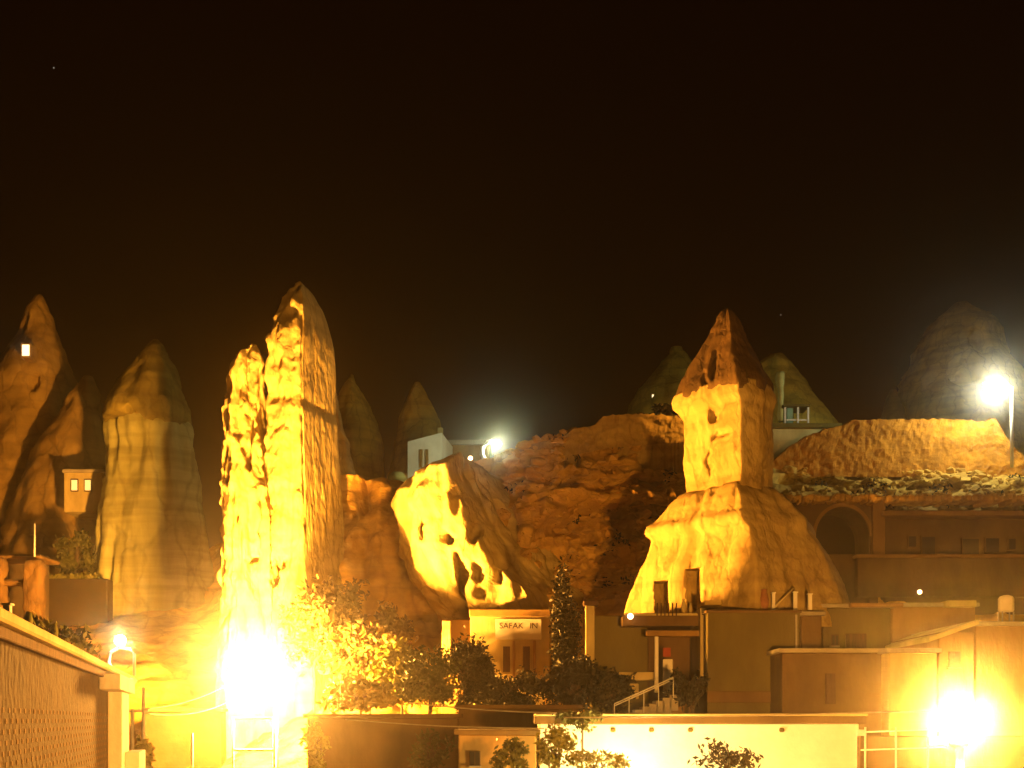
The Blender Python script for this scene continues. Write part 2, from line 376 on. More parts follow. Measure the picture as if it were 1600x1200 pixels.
# small lit cave house front between the left cones
t = thing('cave_house', 'small lit yellow house front low between the left rock cones', 'house', P(130, 800, 77))
pbox('wall', 100, 160, 738, 800, 77, 3, 'cream_plaster', t)
pbox('roof_slab', 97, 163, 733, 738, 76.8, 3.4, 'concrete', t)
for a in (116, 137):
    w = pbox('window', a - 6, a + 6, 748, 768, 76.93, .3, 'dark_wood', t)
    pbox('pane', a - 4.5, a + 4.5, 750, 766, 76.9, .02, 'lit_window_soft', None, bev=0).parent = w

# ------------------------------------------------------------------ the twin spire
t = thing('rock_chimney', 'tall twin-spired pale rock chimney brightly lit from its foot', 'rock', P(435, 1130, 56), 'large rocks among the houses')
SP = [(-.96, .1), (-.9, -.75), (-.3, -1.0), (.22, -1.0), (1.0, 1.0), (.6, 1.1), (-.6, 1.0)]
rock('tall_spire', [(443, 466, 474), (449, 460, 484), (454, 459, 488), (460, 451, 490), (475, 446, 500), (500, 436, 508), (530, 426, 515), (560, 421, 517), (600, 420, 517), (632, 422, 518), (640, 420, 516), (650, 420, 520), (700, 418, 522), (760, 416, 526), (850, 412, 532), (930, 408, 540), (1000, 400, 560), (1080, 392, 580)],
     56.4, 3.0, 'tuff', t, poly=SP, seg=150, step=4, amp=.17, freq=1.2, groove=.20, gfreq=2.6, soft=1, seed=21, strata=.02, dpow=.75, zbase=1.5, calm=.26,
     dents=((425, 860, 5, 12, .7), (438, 905, 9, 22, 1.4), (415, 912, 8, 20, 1.2), (452, 890, 4, 9, .5), (505, 640, 20, 3, .35)))
rock('short_spire', [(541, 393, 402), (550, 384, 405), (558, 374, 408), (565, 367, 410), (590, 359, 409), (620, 355, 408), (660, 352, 409), (720, 352, 414), (760, 351, 422), (800, 350, 430), (860, 348, 430), (940, 347, 432), (1080, 340, 440)],
     55.2, 2.4, 'tuff', t, poly=[(-1, .2), (-.85, -.6), (-.3, -1), (.3, -.75), (1.0, -.5), (1, .8), (-.7, 1)], seg=130, step=4, amp=.18, freq=1.2, groove=.26, gfreq=2.4, soft=1, seed=22, strata=.02, dpow=.7, zbase=1.5,
     dents=((396, 690, 6, 60, .5), (382, 812, 4, 7, .6), (408, 880, 12, 5, .6)))
rock('cleft_wall', [(556, 392, 416), (575, 385, 424), (640, 378, 430), (760, 372, 436), (900, 366, 440)], 59.5, 1.6, 'tuff_shaded', t, seg=60, amp=.25, freq=.8, groove=.4, gfreq=1.8, seed=26, zbase=2)  # darker rock colour carries the shade inside the cleft
rock('rear_buttress', [(615, 515, 528), (650, 512, 535), (720, 500, 548), (800, 490, 560), (900, 490, 600), (1000, 480, 640)], 61, 3.0, 'tuff_smooth', t, seg=80, amp=.4, freq=.5, groove=.3, seed=23, zbase=2)

# rounded brown rock mass between spire and cliff
t = thing('rock_mass', 'dark orange furrowed rock slope between the twin spire and the bright cliff', 'rock', P(580, 1080, 60), 'large rocks among the houses')
rock('body', [(750, 525, 622), (758, 512, 645), (775, 500, 665), (800, 495, 680), (850, 490, 700), (900, 485, 715), (950, 480, 730), (1010, 470, 740), (1080, 460, 750)], 60.5, 3.6, 'earth', t, seg=110, amp=.7, freq=.4, groove=.9, gfreq=.8, seed=24, zbase=2)

# bright hollowed cliff
t = thing('rock_cliff', 'bright hollowed cliff overhanging the house with the sign', 'rock', P(720, 1010, 55), 'large rocks among the houses')
rock('body', [(719, 704, 745), (725, 688, 765), (738, 655, 790), (755, 630, 820), (775, 617, 850), (800, 613, 880), (850, 619, 930), (900, 638, 980), (930, 656, 1030), (950, 676, 1040), (966, 690, 1045), (972, 700, 1050), (1020, 704, 1060), (1080, 706, 1070)],
     56, 3.6, 'tuff', t, poly=[(-1, .3), (-.9, -.45), (-.6, -.88), (-.2, -1.0), (.2, -.35), (1, .7), (.6, 1), (-.6, 1)], seg=220, step=4, amp=.22, freq=.7, groove=.38, gfreq=1.7, soft=2, seed=25, strata=.04, dpow=.3, zbase=1.5,
     dents=((706, 855, 8, 11, 1.6), (725, 915, 12, 26, 2.2), (718, 890, 6, 16, 1.5), (748, 905, 7, 16, 1.3), (781, 915, 6, 14, 1.0), (664, 838, 4, 14, .8), (745, 850, 9, 18, 1.2), (753, 940, 6, 8, .8), (715, 800, 9, 22, .3)))

# ------------------------------------------------------------------ the tent rock with rooms
t = thing('rock_chimney', 'tent-shaped rock house with dark pointed cap and doorways, right of centre', 'rock', P(1150, 960, 45), 'large rocks among the houses')
TP = [(-1, .5), (-.5, -.32), (.08, -1.05), (.62, -.7), (1, -.1), (.9, .5), (.3, 1), (-.6, 1)]
rock('cap', [(483, 1129, 1142), (492, 1122, 1150), (515, 1108, 1162), (545, 1092, 1176), (580, 1071, 1194), (603, 1058, 1206), (615, 1056, 1210), (624, 1062, 1208)], 45, 1.75, 'cap_stone', t, poly=TP, seg=120, step=3.2, amp=.07, freq=1.2, groove=.10, gfreq=2.4, soft=1, seed=31, dpow=1.0, rag=.25,
     dents=((1112, 580, 7, 30, .22), (1098, 600, 6, 18, .18)))
sh = rock('shaft', [(608, 1058, 1207), (622, 1054, 1212), (632, 1056, 1213), (642, 1066, 1211), (650, 1071, 1210), (690, 1072, 1208), (740, 1074, 1207), (762, 1075, 1206), (774, 1075, 1206)], 45, 1.7, 'tuff_smooth', t, poly=TP, seg=130, step=3, amp=.05, freq=1.5, groove=.07, gfreq=2.8, soft=0, seed=32, dpow=.6, strata=.025,
     dents=((1110, 655, 8, 14, .3), (1120, 690, 14, 5, .25), (1107, 725, 5, 22, .15)))
sk = rock('skirt', [(762, 1085, 1200), (766, 1068, 1216), (775, 1053, 1232), (790, 1040, 1250), (811, 1027, 1268), (817, 1011, 1276), (830, 1010, 1282), (836, 1026, 1282), (850, 1021, 1294), (880, 1006, 1314), (920, 992, 1332), (955, 980, 1346), (985, 975, 1352)], 45, 3.0, 'tuff_smooth', t, poly=[(-1, .5), (-.5, -.32), (-.04, -1.1), (.3, -.75), (.8, -.4), (1, .3), (.4, 1), (-.6, 1)], seg=170, step=3, amp=.07, freq=1.1, groove=.10, gfreq=2.0, soft=0, seed=33, dpow=.75, strata=.02)
cs = []
def cutter(pl, pr, pt, pb, Y, d):
    o = pbox('cutter', pl, pr, pt, pb, Y, d, 'void', None, bev=0); return o
cs.append(cutter(1053, 1077, 878, 962, 40, 6.4))
cs.append(cutter(1103, 1126, 862, 942, 40, 5.2))
cs.append(cutter(1086, 1096, 930, 968, 40, 5.0))
bm = bmesh.new()           # shallow arched niche over the doorway
yy = 42.0; arc = [P(1046, 876, yy), P(1096, 876, yy)] + [P(1071 + 25 * math.cos(a), 856 - 20 * math.sin(a), yy) for a in np.linspace(0, math.pi, 12)]
vs = [bm.verts.new(p) for p in arc]; fc = bm.faces.new(vs)
ex = bmesh.ops.extrude_face_region(bm, geom=[fc]); bmesh.ops.translate(bm, vec=(0, 2.5, 0), verts=[e for e in ex['geom'] if isinstance(e, bmesh.types.BMVert)])
cs.append(from_bm('cutter', bm, 'void'))
cut(sk, cs)
for (a, b, c_, d_, yy) in ((1054, 1076, 884, 962, 45.2), (1104, 1125, 868, 942, 44.1)):
    dr = pbox('door', a - 3, b + 4, c_, d_, yy + .5, .06, 'dark_wood', t, bev=.005)
pbox('stone_sill', 1101, 1128, 938, 945, 42.0, 1.6, 'tuff_smooth', t)
bm = bmesh.new()
for k in range(6): bm_box(bm, X(1026 + k * 6, 42.4), X(1028 + k * 6, 42.4), 42.4, 42.45, Z(962, 42.4), Z(942, 42.4), .005)
from_bm('balcony_rail', bm, 'dark_wood', t)

# ------------------------------------------------------------------ walls and houses on the crest
def rubble_wall(label, top, bot, Y, thick, m, step=3.0):
    ks = [p[0] for p in top]; px = np.arange(ks[0], ks[-1] + .1, step); V = []; n = 26
    tz = np.interp(px, ks, [p[1] for p in top]); bz = np.interp(px, [p[0] for p in bot], [p[1] for p in bot])
    for i, p in enumerate(px):
        jag = 2.6 * noise.noise(Vector((p * .13, 0, 1))) + 1.8 * noise.noise(Vector((p * .45, 3, 1)))
        for j in range(n):
            v = P(p, bz[i] + (tz[i] + jag - bz[i]) * j / (n - 1), Y)
            d = .10 * fr(v, 1.3, 4) + .07 * noise.noise(v * 4.1)
            V.append((v.x, v.y - d, v.z))
        l = V[-1]; V.append((l[0], l[1] + thick * .5, l[2] + .12)); V.append((l[0], l[1] + thick, l[2] - .1)); V.append((l[0], l[1] + thick, l[2] - 4))
    m_ = n + 3; f = [(i * m_ + j, (i + 1) * m_ + j, (i + 1) * m_ + j + 1, i * m_ + j + 1) for i in range(len(px) - 1) for j in range(m_ - 1)]
    f.append(tuple(range(m_))[::-1]); f.append(tuple(range((len(px) - 1) * m_, len(px) * m_)))
    o = mesh('stone_wall', V, f, m, smooth=False); setp(o, label, 'wall', 'rough stone walls on the crest'); return o
rubble_wall('long bright rubble wall along the right crest under the cool lamp', [(1205, 722), (1235, 698), (1262, 681), (1300, 668), (1328, 661), (1332, 656), (1400, 655), (1480, 655), (1540, 659), (1556, 654), (1566, 672), (1580, 694), (1600, 714), (1640, 725)],
            [(1205, 745), (1640, 745)], 73.5, 1.2, 'rubble_wall')
rubble_wall('low broken rubble wall climbing the crest towards the tent rock', [(772, 712), (800, 701), (850, 690), (880, 682), (892, 672), (930, 664), (944, 650), (1000, 646), (1040, 648), (1075, 655)], [(772, 722), (880, 715), (950, 700), (1075, 690)], 57.6, .9, 'tuff_smooth')

t = thing('house', 'small white house with two narrow doors on the crest behind the cliff', 'house', P(663, 815, 77), 'houses on the crest')
bm = bmesh.new(); a = [P(637, 690, 77), P(690, 676, 77), P(690, 815, 77), P(637, 815, 77)]; bk = [v + Vector((.6, 5, 0)) for v in a]
vs = [bm.verts.new(v) for v in a + bk]
for q in ((0, 1, 2, 3), (4, 7, 6, 5), (0, 4, 5, 1), (1, 5, 6, 2), (2, 6, 7, 3), (3, 7, 4, 0)): bm.faces.new([vs[i] for i in q])
from_bm('wall', bm, 'white_paint', t)
for a in (658, 667): pbox('door', a - 2.2, a + 2.2, 702, 730, 76.9, .15, 'ochre_plaster', t, bev=.01)
box('chimney', X(684, 78), X(692, 78), 78, 78.4, Z(690, 78), Z(668, 78), 'cream_plaster', t)
t = thing('house', 'low dim flat-roofed house running right from the small white house', 'house', P(725, 740, 81), 'houses on the crest')
pbox('wall', 692, 764, 694, 750, 81, 4, 'ochre_plaster', t); pbox('roof_slab', 690, 768, 687, 694, 80.7, 4.6, 'concrete', t)
t = thing('house', 'pale plastered house wall on the crest just right of the tent rock', 'house', P(1260, 730, 77), 'houses on the crest')
pbox('wall', 1195, 1312, 668, 760, 77, 4, 'cream_plaster', t); pbox('roof_slab', 1192, 1316, 661, 668, 76.7, 4.6, 'olive_plaster', t)
t = thing('rooftop_kiosk', 'small teal-walled kiosk on the pale crest house roof', 'kiosk', P(1240, 661, 78.5))
pbox('wall', 1230, 1240, 637, 661, 78.6, 1.2, 'teal_paint', t)
for a in (1227, 1247, 1263): pbox('post', a - 1.4, a + 1.4, 634, 661, 78.4, .12, 'white_steel', t, bev=.01)
pbox('roof_slab', 1224, 1266, 631, 635, 78.2, 1.8, 'olive_plaster', t); pbox('rail', 1229, 1262, 655, 657, 78.45, .06, 'white_steel', t, bev=.005)
o = rock('stone_pillar', [(582, 1213, 1226), (592, 1212, 1225), (610, 1215, 1225), (640, 1216, 1223), (662, 1215, 1225)], 79, .35, 'tuff_pale', None, seg=24, amp=.08, freq=1.5, seed=41); setp(o, 'slender pale pillar rising beside the teal kiosk', 'pillar')
o = rock('boulder', [(739, 612, 630), (742, 606, 634), (748, 604, 636), (756, 606, 634)], 76, .8, 'tuff_pale', None, seg=24, amp=.1, freq=1, seed=42); setp(o, 'pale flat boulder left of the small white house', 'boulder')

# ------------------------------------------------------------------ cave house with arch on the right slope
t = thing('cave_house', 'long cave house front with a big dark arch under the right crest', 'house', P(1440, 960, 60))
Yc = 60.0
bm = bmesh.new()
n = 24; arc = [P(1316 + 42 * math.cos(a), 838 - 46 * math.sin(a), Yc) for a in np.linspace(math.pi, 0, n)]
lo = [P(1274, 960, Yc), P(1358, 960, Yc)]
top = [P(1225 + (1372 - 1225) * i / (n - 1), 776, Yc) for i in range(n)]
vt = [bm.verts.new(p) for p in top]; va = [bm.verts.new(p) for p in arc]
for i in range(n - 1): bm.faces.new((vt[i], vt[i + 1], va[i + 1], va[i]))
l0, l1 = bm.verts.new(P(1225, 960, Yc)), bm.verts.new(lo[0]); r0, r1 = bm.verts.new(P(1372, 960, Yc)), bm.verts.new(lo[1])
bm.faces.new((vt[0], va[0], l1, l0)); bm.faces.new((va[-1], vt[-1], r0, r1))
ex = bmesh.ops.extrude_face_region(bm, geom=bm.faces[:]); bmesh.ops.translate(bm, vec=(0, 2.5, 0), verts=[e for e in ex['geom'] if isinstance(e, bmesh.types.BMVert)])
from_bm('arch_wall', bm, 'brown_plaster', t)
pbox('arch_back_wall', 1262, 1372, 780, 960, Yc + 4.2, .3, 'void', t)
bm = bmesh.new()
for i in range(n - 1):
    a, b = arc[i], arc[i + 1]; cc = P(1316, 838, Yc)
    q = [a, b, b + (b - cc).normalized() * .16, a + (a - cc).normalized() * .16]; q2 = [v + Vector((0, -.12, 0)) for v in q]
    vs = [bm.verts.new(v) for v in q + q2]
    for k in ((4, 5, 6, 7), (0, 1, 5, 4), (1, 2, 6, 5), (2, 3, 7, 6), (3, 0, 4, 7)): bm.faces.new([vs[j] for j in k])
from_bm('arch_moulding', bm, 'ochre_plaster', t)
pbox('arch_floor', 1262, 1372, 866, 960, Yc + .6, 4, 'brown_plaster', t)
pbox('pilaster', 1364, 1383, 776, 872, Yc - .35, 1.6, 'ochre_plaster', t)
pbox('cornice', 1380, 1760, 797, 806, Yc - .7, 3.4, 'ochre_plaster', t, bev=.05)
pbox('long_wall', 1383, 1760, 806, 960, Yc + .3, 2.6, 'brown_plaster', t)
pbox('terrace_parapet', 1340, 1760, 870, 932, Yc - 2.4, .5, 'brown_plaster', t); pbox('parapet_coping', 1338, 1760, 866, 871, Yc - 2.5, .7, 'ochre_plaster', t)
for (a, b, w, h) in ((1426, 846, 11, 16), (1451, 853, 20, 28), (1517, 856, 25, 28), (1551, 852, 20, 22), (1582, 850, 10, 16)):
    wd = pbox('window', a - w / 2 - 2, a + w / 2 + 2, b - h / 2 - 2, b + h / 2 + 2, Yc + .2, .12, 'brown_plaster', t, bev=.01)
    pbox('pane', a - w / 2, a + w / 2, b - h / 2, b + h / 2, Yc + .17, .02, 'glass_dark', None, bev=0).parent = wd
bm = bmesh.new()
for k in range(60):
    a = 1232 + k * 6.4; b = 776 - 3 * random.random(); w = random.uniform(3, 6); Yq = Yc - .6 - random.random() * .4
    bm_box(bm, X(a - w, Yq), X(a + w, Yq), Yq, Yq + 1.5, Z(b + 6 + random.random() * 4, Yq), Z(b - random.random() * 4, Yq), .06, random.uniform(-.2, .2))
o = from_bm('eave_stones', bm, 'earth', t); o['kind'] = 'stuff'

# ------------------------------------------------------------------ houses below, right half
def house(label, pl, pr, pt, Y, dep, m, z0=0.0, slab=True, slabm='concrete', group='village houses below the rocks', sov=.12, sh=.14, rot=0.0):
    tt = thing('house', label, 'house', (X((pl + pr) / 2, Y), Y, z0), group)
    box('wall', X(pl, Y), X(pr, Y), Y, Y + dep, z0, Z(pt, Y), m, tt, bev=.03, rot=rot)
    if slab: box('roof_slab', X(pl, Y) - sov, X(pr, Y) + sov, Y - sov, Y + dep + sov, Z(pt, Y) + .002, Z(pt, Y) + sh, slabm, tt, bev=.02, rot=rot)
    return tt
def window(t, a, b, w, h, Y, m='glass_dark', fm='dark_wood', name='window'):
    f_ = pbox(name, a - w / 2 - 1.5, a + w / 2 + 1.5, b - h / 2 - 1.5, b + h / 2 + 1.5, Y - .04, .12, fm, t, bev=.008)
    pbox('pane', a - w / 2, a - .7, b - h / 2, b + h / 2, Y - .06, .015, m, None, bev=0).parent = f_
    pbox('pane', a + .7, a + w / 2, b - h / 2, b + h / 2, Y - .06, .015, m, None, bev=0).parent = f_
    pbox('sill', a - w / 2 - 3, a + w / 2 + 3, b + h / 2 + 1.5, b + h / 2 + 4, Y - .14, .2, 'concrete', None, bev=.01).parent = f_
    return f_

# porch house under the tent rock
t = thing('house', 'porch house with flat slab roofs at the foot of the tent rock', 'house', (X(1010, 43), 43, 0), 'village houses below the rocks')
pbox('wall', 929, 1012, 962, 1140, 43.2, 3, 'olive_plaster', t); box('wall_base', X(929, 43.3), X(1100, 43.3), 43.3, 46, 0, Z(1120, 43.3), 'brown_plaster', t)
pbox('side_pier', 915, 929, 946, 1056, 43.0, .6, 'cream_plaster', t); pbox('pier_cap', 912, 936, 938, 946, 42.9, .8, 'dark_wood', t)
pbox('roof_slab', 972, 1098, 962, 978, 42.4, 3.6, 'brown_plaster', t); pbox('roof_edge', 976, 1092, 958, 962, 42.5, 3.4, 'cream_plaster', t)
pbox('porch_beam', 1010, 1101, 985, 994, 42.2, .5, 'ochre_plaster', t); pbox('porch_back_wall', 1012, 1104, 978, 1120, 44.4, .3, 'brown_plaster', t)
pbox('porch_post', 1023, 1029, 994, 1082, 42.3, .14, 'white_paint', t)
dr = pbox('door', 1036, 1051, 1030, 1083, 42.9, .08, 'white_paint', t, bev=.01); pbox('handle', 1048, 1049.5, 1056, 1059, 42.84, .05, 'steel', None, bev=0).parent = dr
pbox('red_panel', 1036, 1048, 1012, 1026, 42.95, .05, 'red_paint', t, bev=.01)
pbox('parapet', 965, 1024, 1050, 1063, 42.6, .3, 'cream_plaster', t); pbox('lit_patch', 984, 998, 1068, 1092, 42.0, .4, 'cream_plaster', t)  # cream strip and block paint the light falling on the wall base
pbox('lit_flank', 1094, 1104, 950, 1062, 42.0, 2.4, 'cream_plaster', t)  # olive block's lamp-lit left side, its brightness put into cream
pbox('lower_wall', 1050, 1082, 1084, 1125, 41.8, .6, 'ochre_plaster', t)
o = ball('bulb_lamp', P(985, 963, 42.2), .10, 'warm_bulb'); setp(o, 'small glowing bulb at the porch roof corner under the tent rock', 'lamp', 'small bulbs on the slope')
for (a, b, Yb, s) in ((735, 716, 58.5, 'small glowing bulb at the bright cliff top'), (1437, 925, 57.2, 'small glowing bulb above the right terrace wall')):
    o = ball('bulb_lamp', P(a, b, Yb), .10, 'warm_bulb'); setp(o, s, 'lamp', 'small bulbs on the slope')
# pots on the porch roof
for (a, w, h, s) in ((1068, 8, 22, 'tall pale jar on the porch roof left of the other jar'), (1079, 6, 16, 'short pale jar on the porch roof nearest the rock pier')):
    q = P(a, 958, 42.8); k = w * 42.8 / F / 2; hh = h * 42.8 / F
    o = lathe('clay_jar', q, [(k * .6, 0), (k, hh * .3), (k * .9, hh * .6), (k * .4, hh * .85), (k * .55, hh)], 'cream_plaster'); setp(o, s, 'jar', 'jars on the porch roof')
# stairs with handrails
t = thing('stairs', 'outside stairs with thin handrails descending left from the porch', 'stairs', (X(1010, 41), 41, 0))
for k in range(9):
    a = P(1050 - k * 10.5, 1086 + k * 4.6, 40.8); box('step', a.x - .14, a.x + .14, 40.3, 41.4, 0 if k > 6 else a.z - .5, a.z, 'concrete', t, bev=.01)
for Yr, dz in ((40.25, .55), (41.4, .5)):
    a, b = P(1052, 1086, Yr), P(960, 1127, Yr); u = Vector((0, 0, dz))
    tube('handrail', [a + u, b + u], .022, 'white_steel', t, 6)
    for k in range(5):
        q = a.lerp(b, k / 4); tube('baluster', [q - Vector((0, 0, .15)), q + u], .015, 'white_steel', t, 6)

# olive green block
t = house('tall olive green block house with flat parapet below the tent rock', 1105, 1250, 956, 41.2, 5, 'olive_plaster', slab=False)
pbox('parapet_coping', 1103, 1253, 953, 957.5, 41.1, 5.2, 'brown_plaster', t); pbox('base_band', 1105, 1250, 1080, 1098, 41.12, .1, 'brown_plaster', t)
pbox('downpipe', 1243, 1246, 960, 1120, 41.1, .07, 'steel', t, bev=.01)
t = house('narrow recessed house filling the gap right of the olive block', 1252, 1284, 962, 42.6, 3, 'brown_plaster')
t = house('wide brown terrace house below the arch front', 1286, 1392, 950, 43.5, 5, 'olive_plaster')
pbox('niche', 1322, 1354, 990, 1022, 43.4, .12, 'dark_wood', t); window(t, 1305, 1000, 9, 14, 43.5)  # niche is a flat dark panel, its shade put into the colour
pbox('parapet', 1330, 1412, 942, 948, 43.0, .3, 'ochre_plaster', t)
t = house('low brown house in front of the olive block, above the white wall', 1222, 1384, 1020, 39.4, 3, 'brown_plaster')
pbox('door', 1290, 1306, 1052, 1100, 39.34, .08, 'dark_wood', t, bev=.01)
t = house('brightly lit cream house front left of the big right glare', 1389, 1464, 1020, 38.6, 4, 'cream_plaster')

t = house('ochre house with sloping eave right of the cream front', 1466, 1522, 988, 39.2, 5, 'ochre_plaster', slab=False)
bm = bmesh.new(); a, b = P(1452, 1003, 38.9), P(1530, 975, 38.9)
vs = [bm.verts.new(v) for v in (a, b, b + Vector((0, 0, .14)), a + Vector((0, 0, .14)))]; vs += [bm.verts.new(v.co + Vector((0, 5.6, 0))) for v in vs]
for q in ((0, 1, 2, 3), (4, 7, 6, 5), (0, 4, 5, 1), (1, 5, 6, 2), (2, 6, 7, 3), (3, 7, 4, 0)): bm.faces.new([vs[i] for i in q])
from_bm('roof', bm, 'cream_plaster', t); window(t, 1492, 1030, 16, 22, 39.2)
t = house('tall ochre house with terrace at the right edge behind the glare', 1524, 1720, 978, 40.2, 6, 'ochre_plaster')

t = house('upper ochre terrace house below the cave house parapet', 1394, 1524, 948, 46.5, 6, 'ochre_plaster')
pbox('terrace_slab', 1480, 1526, 938, 948, 46.0, 3, 'cream_plaster', t)
t = thing('water_tank', 'pale rooftop water tank on a stand at the right edge', 'tank', P(1572, 968, 41.5))
q = P(1572, 956, 41.6); lathe('tank', q, [(.22, 0), (.25, .05), (.25, .42), (.2, .5), (.08, .54)], 'white_paint', t)
for sx in (-.18, .18): box('leg', q.x + sx - .02, q.x + sx + .02, 41.42, 41.46, Z(978, 41.6), q.z, 'steel', t, bev=0); box('leg', q.x + sx - .02, q.x + sx + .02, 41.76, 41.8, Z(978, 41.6), q.z, 'steel', t, bev=0)

# posts and lean-to bits on the olive roof terrace
zt = Z(953, 42)
for k, (a, h, s, w) in enumerate(((1209, 26, 'pale terrace post on the olive block roof beside the leaning pole', 5), (1243, 27, 'brightest terrace post right of the leaning pole', 6), (1266, 24, 'dim terrace post at the right end of the olive roof', 6))):
    t = thing('terrace_post', s, 'post', (X(a, 42), 42, zt), 'posts on the olive roof')
    box('shaft', X(a - w / 2, 42), X(a + w / 2, 42), 42, 42.12, zt, zt + h * 42 / F, 'white_paint', t, bev=.01); box('cap', X(a - w / 2 - 1, 42), X(a + w / 2 + 1, 42), 41.98, 42.14, zt + h * 42 / F, zt + h * 42 / F + .04, 'white_paint', t, bev=.005)
o = tube('leaning_pole', [P(1211, 948, 42.1), P(1241, 918, 42.3)], .035, 'cream_plaster'); setp(o, 'wooden pole leaning between the terrace posts', 'pole')
o = lathe('clay_jar', (X(1194, 42), 42, zt), [(.09, 0), (.15, .15), (.16, .35), (.09, .6), (.1, .68)], 'terracotta'); setp(o, 'rounded orange clay jar at the left end of the olive roof', 'jar')
t = thing('street_lamp', 'thin unlit lamp pole with short arm behind the olive roof', 'street lamp', P(1296, 945, 46)); tube('pole', [P(1298, 960, 46), P(1298, 880, 46)], .035, 'steel', t); tube('arm', [P(1298, 880, 46), P(1292, 876, 46), P(1286, 879, 46)], .04, 'steel', t)

# ------------------------------------------------------------------ sign house under the cliff
Ys = 51.2
t = thing('house', 'small bright house with lettered signboard below the hollowed cliff', 'house', (X(795, Ys), Ys, 0), 'village houses below the rocks')
pbox('wall', 735, 859, 962, 1250, Ys, 3.5, 'cream_plaster', t); pbox('roof_slab', 733, 860, 952, 962.5, Ys - .3, 3.9, 'ochre_plaster', t)
sb = pbox('signboard', 774, 846, 967, 999, Ys - .12, .09, 'white_paint', t, bev=.01)
for word, cx_ in (('SAFAK', 799), ('IN', 834)):
    cu = bpy.data.curves.new('lettering', 'FONT'); cu.body = word; cu.size = .33; cu.align_x = 'CENTER'; cu.align_y = 'CENTER'; cu.extrude = .004
    tx = bpy.data.objects.new('lettering', cu); COL.objects.link(tx)
    dg = bpy.context.evaluated_depsgraph_get(); me = bpy.data.meshes.new_from_object(tx.evaluated_get(dg)); bpy.data.objects.remove(tx)
    me.transform(Matrix.Translation(P(cx_, 978, Ys - .128)) @ Matrix.Rotation(math.radians(90), 4, 'X')); me.materials.clear(); me.materials.append(MATS['ink'])
    lo_ = bpy.data.objects.new('lettering', me); COL.objects.link(lo_); lo_.parent = sb
for a in (791, 822):
    d = pbox('doorway', a - 9, a + 9, 1006, 1052, Ys - .05, .12, 'cream_plaster', t, bev=.01); pbox('pane', a - 5, a + 6, 1010, 1050, Ys - .07, .015, 'dark_wood', None, bev=0).parent = d
for a in (803, 835): pbox('pilaster', a - 2, a + 2, 1001, 1060, Ys - .1, .12, 'ochre_plaster', t, bev=.01)
pbox('corner_block', 690, 735, 968, 1250, Ys + .6, 3, 'ochre_plaster', t); pbox('corner_pier', 691, 704, 970, 1025, Ys + .2, .5, 'tuff', t)

# ------------------------------------------------------------------ bottom foreground
t = thing('house', 'long white wall of a flat-roofed house along the bottom edge', 'house', (X(1095, 36), 36, 0), 'village houses below the rocks')
box('wall', X(843, 36), X(1342, 36), 36, 39, 0, Z(1131, 36), 'white_paint', t); box('end_pier', X(1338, 36), X(1350, 36), 35.9, 39, 0, Z(1140, 36), 'white_paint', t)
box('roof_slab', X(836, 36), X(1350, 36), 35.75, 39.3, Z(1131, 36) + .003, Z(1119, 36), 'brown_plaster', t); box('roof_edge', X(836, 36), X(1352, 36), 35.7, 39.3, Z(1119, 36) + .002, Z(1115, 36), 'cream_plaster', t)  # slab's brown strip carries the eave shadow, cream edge the lit line
for a in (958, 1018, 1079, 1222): pbox('vent', a - 4, a + 4, 1137, 1144, 35.93, .08, 'olive_plaster', t, bev=.03)
t = thing('railing', 'thin two-bar railing between the white wall and the right glare', 'railing', (X(1400, 35), 35, 0))
for py in (1143, 1171): tube('bar', [P(1345, py + 1, 35), P(1480, py - 4, 35)], .022, 'white_steel', t, 6)
for a in (1352, 1400, 1450): tube('post', [(X(a, 35), 35, 2.6), P(a, 1136, 35)], .03, 'white_steel', t, 6)
o = box('garden_wall', X(1345, 35.4), X(1640, 35.4), 35.5, 35.8, 0, Z(1150, 35.4), 'brown_plaster'); setp(o, 'low brown wall behind the two-bar railing', 'wall')
t = house('ochre house wall at the bottom left of the white wall', 716, 838, 1148, 35.4, 3, 'ochre_plaster', slabm='brown_plaster'); window(t, 742, 1185, 14, 20, 35.4)
t = house('low dark house across the bottom centre behind the ochre wall', 480, 716, 1122, 40.5, 5, 'brown_plaster', slabm='brown_plaster')
t = house('dark flat-roofed house between the dark trees and the white wall', 716, 905, 1108, 41.5, 4, 'brown_plaster', slabm='brown_plaster')
t = house('pale low house behind the big left glare', 222, 345, 1112, 52.0, 4, 'dark_render', slabm='brown_plaster')


# ------------------------------------------------------------------ near house at the left
A = Vector((-4.0, 10.0, 0)); B = Vector((-7.38, 24.6, 0)); D = (B - A).normalized(); N = Vector((D.y, -D.x, 0))
Lw = (B - A).length
def wall_s(px):      # distance along the wall whose sight line passes photo column px
    k = (px - 800) / F; return (k * A.y - A.x) / (D.x - k * D.y)
def along(name, s0, s1, n0, n1, z0, z1, m, parent, bev=.01):
    q = [A + D * s0 + N * n0, A + D * s1 + N * n0, A + D * s1 + N * n1, A + D * s0 + N * n1]
    bm = bmesh.new(); vs = [bm.verts.new((p.x, p.y, z)) for z in (z0, z1) for p in q]
    for k in ((0, 1, 2, 3), (4, 7, 6, 5), (0, 4, 5, 1), (1, 5, 6, 2), (2, 6, 7, 3), (3, 7, 4, 0)): bm.faces.new([vs[i] for i in k])
    if bev: bmesh.ops.bevel(bm, geom=bm.edges[:], offset=bev, segments=1, affect='EDGES')
    return from_bm(name, bm, m, parent)
t = thing('house', 'near house at the lower left with lit coping and brick-studded wall', 'house', (A.x, A.y, 0), 'village houses below the rocks')
ztop = CZ + .72
along('wall', -6, Lw, -5, 0, 0, ztop, 'mortar', t, .03)
along('coping', -6, Lw + .3, -.45, .14, ztop + .002, ztop + .10, 'cream_plaster', t, .02)
